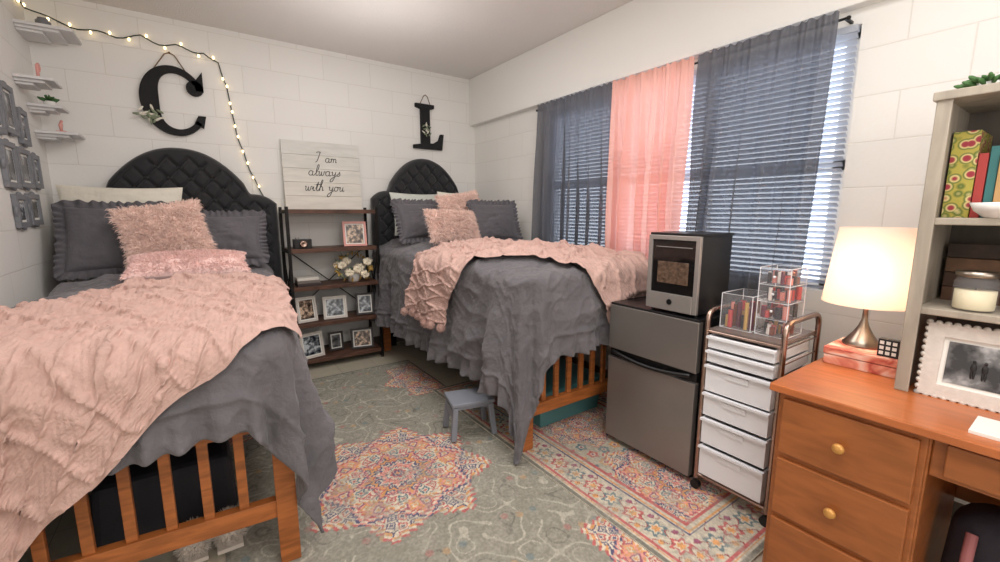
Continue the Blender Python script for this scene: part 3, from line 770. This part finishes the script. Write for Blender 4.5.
b.lathe([(.145,.17),(.113,.465),(.1115,.465),(.1435,.17)],lc,M_shade,n=40,caps=False)
b.cyl((lc[0],lc[1],lc[2]+.17),(lc[0],lc[1],lc[2]+.45),.003,M_nickel,n=8)
for a in(0,2.09,4.19): b.cyl((lc[0],lc[1],lc[2]+.45),(lc[0]+.113*math.cos(a),lc[1]+.113*math.sin(a),lc[2]+.458),.002,M_nickel,n=6)
b.sph((lc[0],lc[1],lc[2]+.24),(.028,.028,.04),M_bulb)
b.build()
def light(name,kind,loc,energy,col=(1,1,1),size=None,rot=None,sy=None,rad=None):
    l=bpy.data.lights.new(name,kind); l.energy=energy; l.color=col
    if size: l.size=size
    if sy: l.shape='RECTANGLE'; l.size_y=sy
    if rad is not None: l.shadow_soft_size=rad
    o=bpy.data.objects.new(name,l); o.location=loc
    if rot: o.rotation_euler=rot
    S.collection.objects.link(o); return o
light('lamp_bulb_light','POINT',(lc[0],lc[1],lc[2]+.32),4,(1,.82,.66),rad=.04)
M_bag=mat('navy_bag',(48,44,54),.8,bump=(60,.5,.004)); M_bagp=mat('dusty_pink_strap',(176,110,112),.7)
b=B('backpack')
U,V=np.meshgrid(np.linspace(0,2*math.pi,40),np.linspace(0,1,24),indexing='ij')
rr=np.where(V<.8,1-.12*V,(1-.096)*np.sqrt(np.clip(1-((V-.8)/.2)**2,0,1)))
cx_=np.sign(np.cos(U))*np.abs(np.cos(U))**.6; sy_=np.sign(np.sin(U))*np.abs(np.sin(U))**.6
b.grid(np.stack([1.92+.11*cx_*rr,.05+.15*sy_*rr,.005+.46*V],-1),M_bag)
b.bb(1.79,1.82,-.05,.15,.04,.24,M_bagp)
for y in(-.03,.13): b.tube([(1.82,y,.40),(1.785,y,.34),(1.78,y,.24),(1.80,y,.12),(1.83,y,.06)],.014,M_bagp)
b.tube([(1.9,.02,.455),(1.9,.03,.50),(1.9,.07,.50),(1.9,.08,.455)],.008,M_bagp)
b.build(bevel=.004)

# ---------------------------------------------------------------- etagere shelf
sx0,sx1,sy0,sy1=.61,1.345,3.86,4.17
b=B('ladder_bookshelf')
zs=[.09,.41,.73,1.05,1.375]
for x_ in(sx0,sx1):
    for y in(sy0,sy1): b.bb(x_-.012,x_+.012,y-.012,y+.012,0,1.40,M_blackm)
    for z in zs: b.bb(x_-.01,x_+.01,sy0,sy1,z-.03,z-.016,M_blackm)
    b.cyl((x_,sy0,.45),(x_,sy1,1.0),.006,M_blackm,n=8); b.cyl((x_,sy1,.45),(x_,sy0,1.0),.006,M_blackm,n=8)
for z in zs:
    b.bb(sx0,sx1,sy0-.005,sy1+.01,z-.018,z,M_walnut); b.bb(sx0,sx1,sy0-.01,sy0+.002,z-.03,z+.004,M_walnut)
b.cyl((sx0,sy1,.41),(sx1,sy1,1.05),.005,M_blackm,n=8); b.cyl((sx1,sy1,.41),(sx0,sy1,1.05),.005,M_blackm,n=8)
b.build(bevel=.002)
def stand_frame(x,y,z,w,h,mf,mp,rz=0,tilt=-10,bw=.018,matt=True):
    b=B('photo_frame'); M=T(x,y,z+h/2*math.cos(R(tilt))+.004,R(rz),R(tilt))
    b.frame(M,w,h,bw,mf,mp,M_paper if matt else None,mw=.01 if matt else 0)
    b.box((0,.03,-.03),(.03,.004,h*.8),mf,rot=(R(22),0,0),M=M); b.build()
def sf(px,z,w,h,mf,mp,rz=0,y=3.95): stand_frame(px,y,z,w,h,mf,mp,rz)
sf(1.17,1.05,.20,.22,M_pframe,M_ph1,-8)
sf(.72,.41,.17,.22,M_wframe,M_ph1,12); sf(.96,.41,.20,.20,M_wframe,M_ph2,-6); sf(1.23,.41,.16,.20,M_dframe,M_ph2,-10)
sf(.74,.09,.20,.22,M_wframe,M_ph2,15,y=3.93); sf(1.19,.09,.20,.19,M_dframe,M_ph1,-12); sf(.97,.09,.13,.17,M_dframe,M_ph3,0,y=4.03)
b=B('instant_camera'); b.bb(.66,.80,3.93,4.0,1.05,1.13,M_blackp); b.lathe([(.03,0),(.03,.03),(.024,.035),(0,.03)],(0,0,0),M_chrome,M=T(.73,3.93,1.09)@Matrix.Rotation(math.pi/2,4,'X')); b.bb(.675,.705,3.94,3.96,1.13,1.145,M_steel); b.build(bevel=.005)
b=B('stack_of_books')
for i,(w,c) in enumerate([(.2,(60,50,50)),(.18,(120,110,105)),(.17,(220,215,205))]): b.bb(.66,.66+w,3.9,4.04,.73+i*.025,.73+i*.025+.024,mat('stackbook_%d'%i,c,.6))
b.build(bevel=.002)
b=B('flower_arrangement')
b.lathe([(.045,0),(.05,.004),(.06,.06),(.05,.1),(.045,.1),(0,.09)],(1.15,3.98,.73),M_pot)
rr=random.Random(4)
for i in range(12):
    a=i*2.4; rad=.035+.018*i**.6; c=Vector((1.15+rad*1.5*math.cos(a),3.95+rad*.8*math.sin(a),.86+.06*math.sin(i*1.7)))
    b.sph(c,.022,M_flower,n=8)
    for k in range(14):
        t=k*2.4; d=Vector((math.cos(t)*.8,-.55+rr.uniform(-.3,.3),math.sin(t)*.8))
        b.sph(c+d*.022,(.026,.007,.018),M_flower,n=8,rot=(rr.uniform(-1,1),rr.uniform(-1,1),t))
for i in range(52):
    a=rr.uniform(0,6.28); c=Vector((1.15+.15*math.cos(a),3.95+.06*math.sin(a),.86+.11*math.sin(a)+rr.uniform(-.02,.02)))
    b.sph(c,(.030,.004,.012),M_gold if i%3 else M_leafw,n=8,rot=(rr.uniform(-1,1),rr.uniform(-1,1),a))
for i in range(9): 
    a=i*.7; b.cyl((1.15,3.98,.80),(1.15+.05*math.cos(a),3.96+.03*math.sin(a),.86),.003,M_leaf,n=5)
b.build()
Ms=T(.985,4.165,1.375+.005,0,R(-4))
b=B('quote_sign')
for i in range(5): b.bb(-.33,.33,-.018,0,i*.119,i*.119+.117,mat('sign_plank_%d'%i,(226-2*i,221-i,211),.7,wood=((1.5,4,8),.07)),Ms)
sign=b.build(bevel=.001)
def arc(cx,cz,rx,rz,a0,a1,n=14): return [(cx+rx*math.cos(R(a)),cz+rz*math.sin(R(a))) for a in np.linspace(a0,a1,n)]
GL={
 'I':([arc(.10,.62,.12,.06,200,20)+[(.2,.66),(.16,.35),(.10,.05),(.02,-.02)]],.34),
 'a':([arc(.14,.14,.12,.14,40,330),[(.25,.26),(.24,.10),(.28,.0),(.38,.05)]],.36),
 'm':([[(0,.2),(.04,.26),(.05,0)],arc(.12,.14,.07,.12,180,0)+[(.19,0)],arc(.27,.14,.08,.12,180,0)+[(.35,.03),(.42,.03)]],.44),
 'l':([[(0,.05),(.1,.2),(.18,.5),(.16,.66),(.1,.6),(.07,.3),(.09,.05),(.14,0),(.22,.05)]],.2),
 'w':([[(0,.22),(.05,.26),(.06,.06),(.11,0),(.17,.06),(.19,.24),(.2,.06),(.26,0),(.33,.08),(.34,.25),(.42,.22)]],.42),
 'y':([[(0,.22),(.05,.26),(.07,.08),(.13,.03),(.22,.1),(.25,.26)],[(.25,.26),(.22,-.1),(.12,-.34),(.0,-.32),(.06,-.16),(.36,.05)]],.34),
 's':([[(0,.05),(.10,.16),(.14,.27),(.16,.2),(.19,.08),(.12,0),(.02,.02)]],.26),
 'i':([[(0,.1),(.06,.25),(.06,.06),(.11,0),(.18,.05)],[(.08,.38),(.085,.40)]],.18),
 't':([[(.02,.1),(.12,.55),(.08,.1),(.13,0),(.2,.05)],[(-.02,.36),(.24,.40)]],.2),
 'h':([[(0,.05),(.1,.3),(.16,.62),(.09,.6),(.06,.0)],arc(.14,.14,.08,.12,180,0)+[(.22,.03),(.3,.05)]],.3),
 'o':([arc(.12,.13,.11,.13,90,450),[(.12,.26),(.3,.22)]],.3),
 'u':([[(0,.2),(.05,.26),(.06,.06),(.12,0),(.2,.08),(.22,.26),(.22,.06),(.27,0),(.34,.05)]],.34),
 ' ':([],.28)}
bt=B('quote_lettering')
for txt,sz,xo,zo in [('I am',.13,-.06,.42),('always',.145,-.13,.30),('with you',.145,-.17,.165)]:
    cx=xo
    for ch in txt:
        st,wd=GL[ch]
        for s_ in st:
            if len(s_)<2: continue
            P=[Ms@Vector((cx+(q[0]+.25*q[1])*sz,-.0195,zo+q[1]*sz)) for q in s_]
            Q=[]
            for i in range(len(P)-1):
                p0=P[max(i-1,0)];p1=P[i];p2=P[i+1];p3=P[min(i+2,len(P)-1)]
                for k in range(4):
                    t=k/4; Q.append(.5*((2*p1)+(p2-p0)*t+(2*p0-5*p1+4*p2-p3)*t*t+(3*p1-p0-3*p2+p3)*t**3))
            Q.append(P[-1]); bt.tube(Q,.003,M_ink,n=5)
        cx+=wd*sz
lo=bt.build(); lo.parent=sign; lo.matrix_parent_inverse=Matrix.Translation(sign.location).inverted()

def letterC(x,z):
    b=B('wall_letter_c'); h=.25; M=T(x,YB-.035,z)
    out=[];inn=[]
    for a in np.linspace(R(38),R(322),60):
        g=math.exp(-((a-math.pi)/1.0)**2)
        out.append((.205*math.cos(a),h*math.sin(a))); inn.append(((.205-.05-.055*g)*math.cos(a)+.008,(h-.045-.03*g)*math.sin(a)))
    b.prism(out+inn[::-1],.03,M_letter,M)
    def disc(cx,cz,r): b.prism([(cx+r*math.cos(t),cz+r*math.sin(t)) for t in np.linspace(0,2*math.pi,24,endpoint=False)],.031,M_letter,M)
    disc(.135,.11,.055)
    b.prism([(.13,.15),(.19,.235),(.19,.09),(.14,.09)],.0305,M_letter,M)
    b.prism([(.11,-.15),(.14,-.09),(.19,-.09),(.17,-.18)],.0305,M_letter,M)
    b.tube([(x-.10,YB-.02,z+.22),(x-.03,YB-.012,z+.33),(x,YB-.01,z+.345),(x+.03,YB-.012,z+.33),(x+.09,YB-.02,z+.22)],.004,M_rope)
    b.sph((x,YB-.012,z+.345),.008,M_rope,n=8)
    rr=random.Random(2)
    for i in range(30):
        a=rr.uniform(0,6.28); r=rr.uniform(0,.075); b.sph((x-.155+r*math.cos(a),YB-.05-rr.uniform(0,.02),z-.12+r*.8*math.sin(a)),(.025,.004,.009),M_leafw if i%3 else M_cream,n=8,rot=(rr.uniform(-.6,.6),a,0))
    b.build(bevel=.002)
def letterL(x,z):
    b=B('wall_letter_l'); M=T(x,YB-.035,z)
    pts=[(-.15,-.22),(.17,-.22),(.19,-.06),(.155,-.06),(.13,-.125),(.07,-.16),(.035,-.16),(.035,.17),(.085,.185),(.085,.22),(-.12,.22),(-.12,.185),(-.065,.17),(-.065,-.17),(-.15,-.185)]
    b.prism(pts,.03,M_letter,M)
    b.tube([(x-.07,YB-.02,z+.21),(x-.02,YB-.012,z+.30),(x,YB-.01,z+.315),(x+.02,YB-.012,z+.30),(x+.05,YB-.02,z+.21)],.004,M_rope)
    rr=random.Random(3)
    for i in range(22):
        a=rr.uniform(0,6.28); r=rr.uniform(0,.05); b.sph((x-.015+r*math.cos(a),YB-.05-rr.uniform(0,.02),z-.03+r*1.3*math.sin(a)),(.022,.004,.008),M_leafw if i%3 else M_cream,n=8,rot=(rr.uniform(-.6,.6),a,0))
    b.build(bevel=.002)
letterC(-.045,2.18); letterL(2.03,2.22)

pth=[(-.77,3.3,2.74),(-.775,3.8,2.71),(-.76,4.15,2.64),(-.6,4.205,2.60),(-.4,4.205,2.58),(-.2,4.205,2.60),(0,4.205,2.58),(.17,4.205,2.57),(.26,4.205,2.50),(.30,4.205,2.36),(.32,4.205,2.18),(.34,4.205,2.0),(.38,4.205,1.83),(.43,4.205,1.66),(.48,4.205,1.53),(.56,4.20,1.42),(.60,4.19,1.30)]
b=B('string_lights')
P=[]
for i in range(len(pth)-1):
    a=Vector(pth[i]);c=Vector(pth[i+1]); k=max(2,int((c-a).length/.03))
    for j in range(k):
        q=a.lerp(c,j/k); q.z+=.012*math.sin(len(P)*.9)-.012*math.sin(math.pi*j/k); P.append(q)
b.tube(P,.004,M_cable,n=6)
for i in range(0,len(P),3):
    q=P[i]+Vector((0,-.012,(.014 if i%2 else -.02))); b.cyl(P[i],q,.0035,M_cable,n=6); b.sph(q,(.0075,.0075,.012),M_bulb,n=8)
b.build()

fr=[(3.30,1.86,.17,.22),(3.50,1.90,.20,.26),(3.72,1.84,.16,.20),(3.38,1.60,.20,.24),(3.62,1.60,.22,.22),(3.84,1.60,.15,.2),(3.44,1.36,.18,.18),(3.68,1.37,.2,.18)]
for y,z,w,h in fr:
    b=B('wall_photo_frame'); M=T(XL+.001,y,z,R(90),0); b.frame(M,w,h,.03,M_gframe,M_ph3 if w>.18 else M_ph2,M_paper,d=.022,mw=.012)
    for sx in(-1,1):
        b.sph((0,-.012,sx*h/2),(.03,.01,.014),M_gframe,n=10,M=M); b.sph((sx*w/2,-.012,0),(.014,.01,.03),M_gframe,n=10,M=M)
    b.build(bevel=.003)
M_ledge=mat('ledge_white',(220,219,219),.6)
def ledge(y,z,w,dp):
    b=B('floating_shelf'); b.bb(XL,XL+dp,y-w/2,y+w/2,z-.018,z,M_ledge)
    b.bb(XL,XL+dp*.75,y-w/2+.02,y+w/2-.02,z-.035,z-.018,M_ledge); b.bb(XL,XL+dp*.45,y-w/2+.035,y+w/2-.035,z-.05,z-.035,M_ledge); b.build(bevel=.003)
ledge(4.06,2.49,.28,.26); ledge(3.84,2.14,.22,.17); ledge(4.02,2.02,.18,.16); ledge(4.10,1.87,.2,.21)
b=B('letter_ornament'); b.tube([(-.69,3.83,2.145),(-.69,3.83,2.22),(-.69,3.86,2.235),(-.69,3.88,2.215),(-.69,3.86,2.195),(-.69,3.84,2.19)],.008,M_pframe); b.bb(-.72,-.66,3.81,3.88,2.14,2.148,M_pframe); b.build()
b=B('potted_plant'); b.lathe([(.02,0),(.026,.003),(.03,.03),(.026,.03),(0,.026)],(-.69,4.01,2.02),M_pot)
for i in range(26):
    a=i*2.4; r=.008+.0012*i; b.sph((-.69+r*math.cos(a),4.01+r*math.sin(a),2.055+.006*(i%4)),(.018,.005,.008),M_leaf,n=8,rot=(0,-.6,a))
b.build()
b=B('coral_ornament'); b.bb(-.69,-.64,4.06,4.12,1.87,1.882,M_pframe); b.tube([(-.665,4.08,1.882),(-.67,4.08,1.92),(-.66,4.09,1.95)],.008,M_pframe); b.tube([(-.665,4.08,1.90),(-.665,4.11,1.93)],.006,M_pframe); b.build()
b=B('ceramic_jar'); b.lathe([(.03,0),(.036,.01),(.036,.05),(.025,.06),(.025,.068),(0,.07)],(-.67,4.05,2.49),M_gframe); b.build()

b=B('storage_bin')
x0,x1,y0,y1=1.64,2.2,1.9,2.35
b.box(((x0+x1)/2,(y0+y1)/2,.013+.11),(x1-x0-.04,y1-y0-.04,.22),M_teal,taper=1.06); b.bb(x0-.01,x1+.01,y0-.01,y1+.01,.225,.25,M_teal)
b.bb(1.85,1.97,y0-.02,y0-.005,.2,.245,M_teal)
b.build(bevel=.008)
b=B('storage_bag'); 
b.box((-.2,2.40,.14),(.5,.5,.27),mat('charcoal_canvas',(50,50,58),.8,bump=(40,.4,.006)),taper=.94); b.build(bevel=.03)
M_fluff=mat('white_fleece',(225,215,205),.9)
b=B('fleece_slippers')
for x_ in(-.06,.06):
    pom(b,(x_-.06,1.94,.06),.065,M_fluff,1500); pom(b,(x_-.06,2.02,.055),.055,M_fluff,1200); b.bb(x_-.105,x_-.015,1.88,2.09,.008,.024,M_fluff)
b.build()
b=B('step_stool',T(1.285,2.16,.013,R(-14))@Matrix.Scale(.95,4))
b.bb(-.14,.14,-.11,.11,.215,.24,M_stool); b.bb(-.125,.125,-.095,.095,.19,.215,M_stool)
for sx in(-1,1):
    for sy in(-1,1):
        M=Matrix.Translation((sx*.125,sy*.095,.105))@Euler((.10*sy,-.10*sx,0)).to_matrix().to_4x4()
        b.box((0,0,0),(.035,.035,.21),M_stool,M=M)
    b.bb(sx*.125-.008,sx*.125+.008,-.085,.085,.13,.19,M_stool)
b.build(bevel=.006)

# ---------------------------------------------------------------- lights, world, camera
light('overhead_fill','AREA',(.9,.1,2.74),32,(1,.975,.95),size=1.4,sy=1.4)  # added overhead fill behind the view, no fixture behind it
light('overhead_fill','AREA',(.9,2.4,2.745),21,(1,.975,.95),size=1.2,sy=1.2)  # second added overhead fill, for the far half of the room
light('front_fill','AREA',(.5,-1.5,1.7),18,(1,.975,.95),size=2.0,sy=1.6,rot=(R(80),0,0))  # added fill from the unseen front end, shining into the room
light('upward_fill','AREA',(.3,-.5,1.75),26,(1,.975,.95),size=.7,sy=.7,rot=(R(165),0,R(-35)))  # added fill aimed upward to brighten the ceiling
light('upward_fill','AREA',(1.1,3.0,1.95),5,(1,.975,.95),size=.5,sy=.5,rot=(R(180),0,0))  # weaker added upward fill for the far ceiling
w=bpy.data.worlds.new('World'); S.world=w; w.use_nodes=True
w.node_tree.nodes['Background'].inputs[0].default_value=(.80,.88,1,1); w.node_tree.nodes['Background'].inputs[1].default_value=5
cam=bpy.data.cameras.new('Camera'); cam.lens=15.48; cam.sensor_width=36; cam.clip_start=.05
co=bpy.data.objects.new('Camera',cam); co.location=(0,0,1.35); co.rotation_euler=(R(81),0,R(-35.1)); S.collection.objects.link(co); S.camera=co
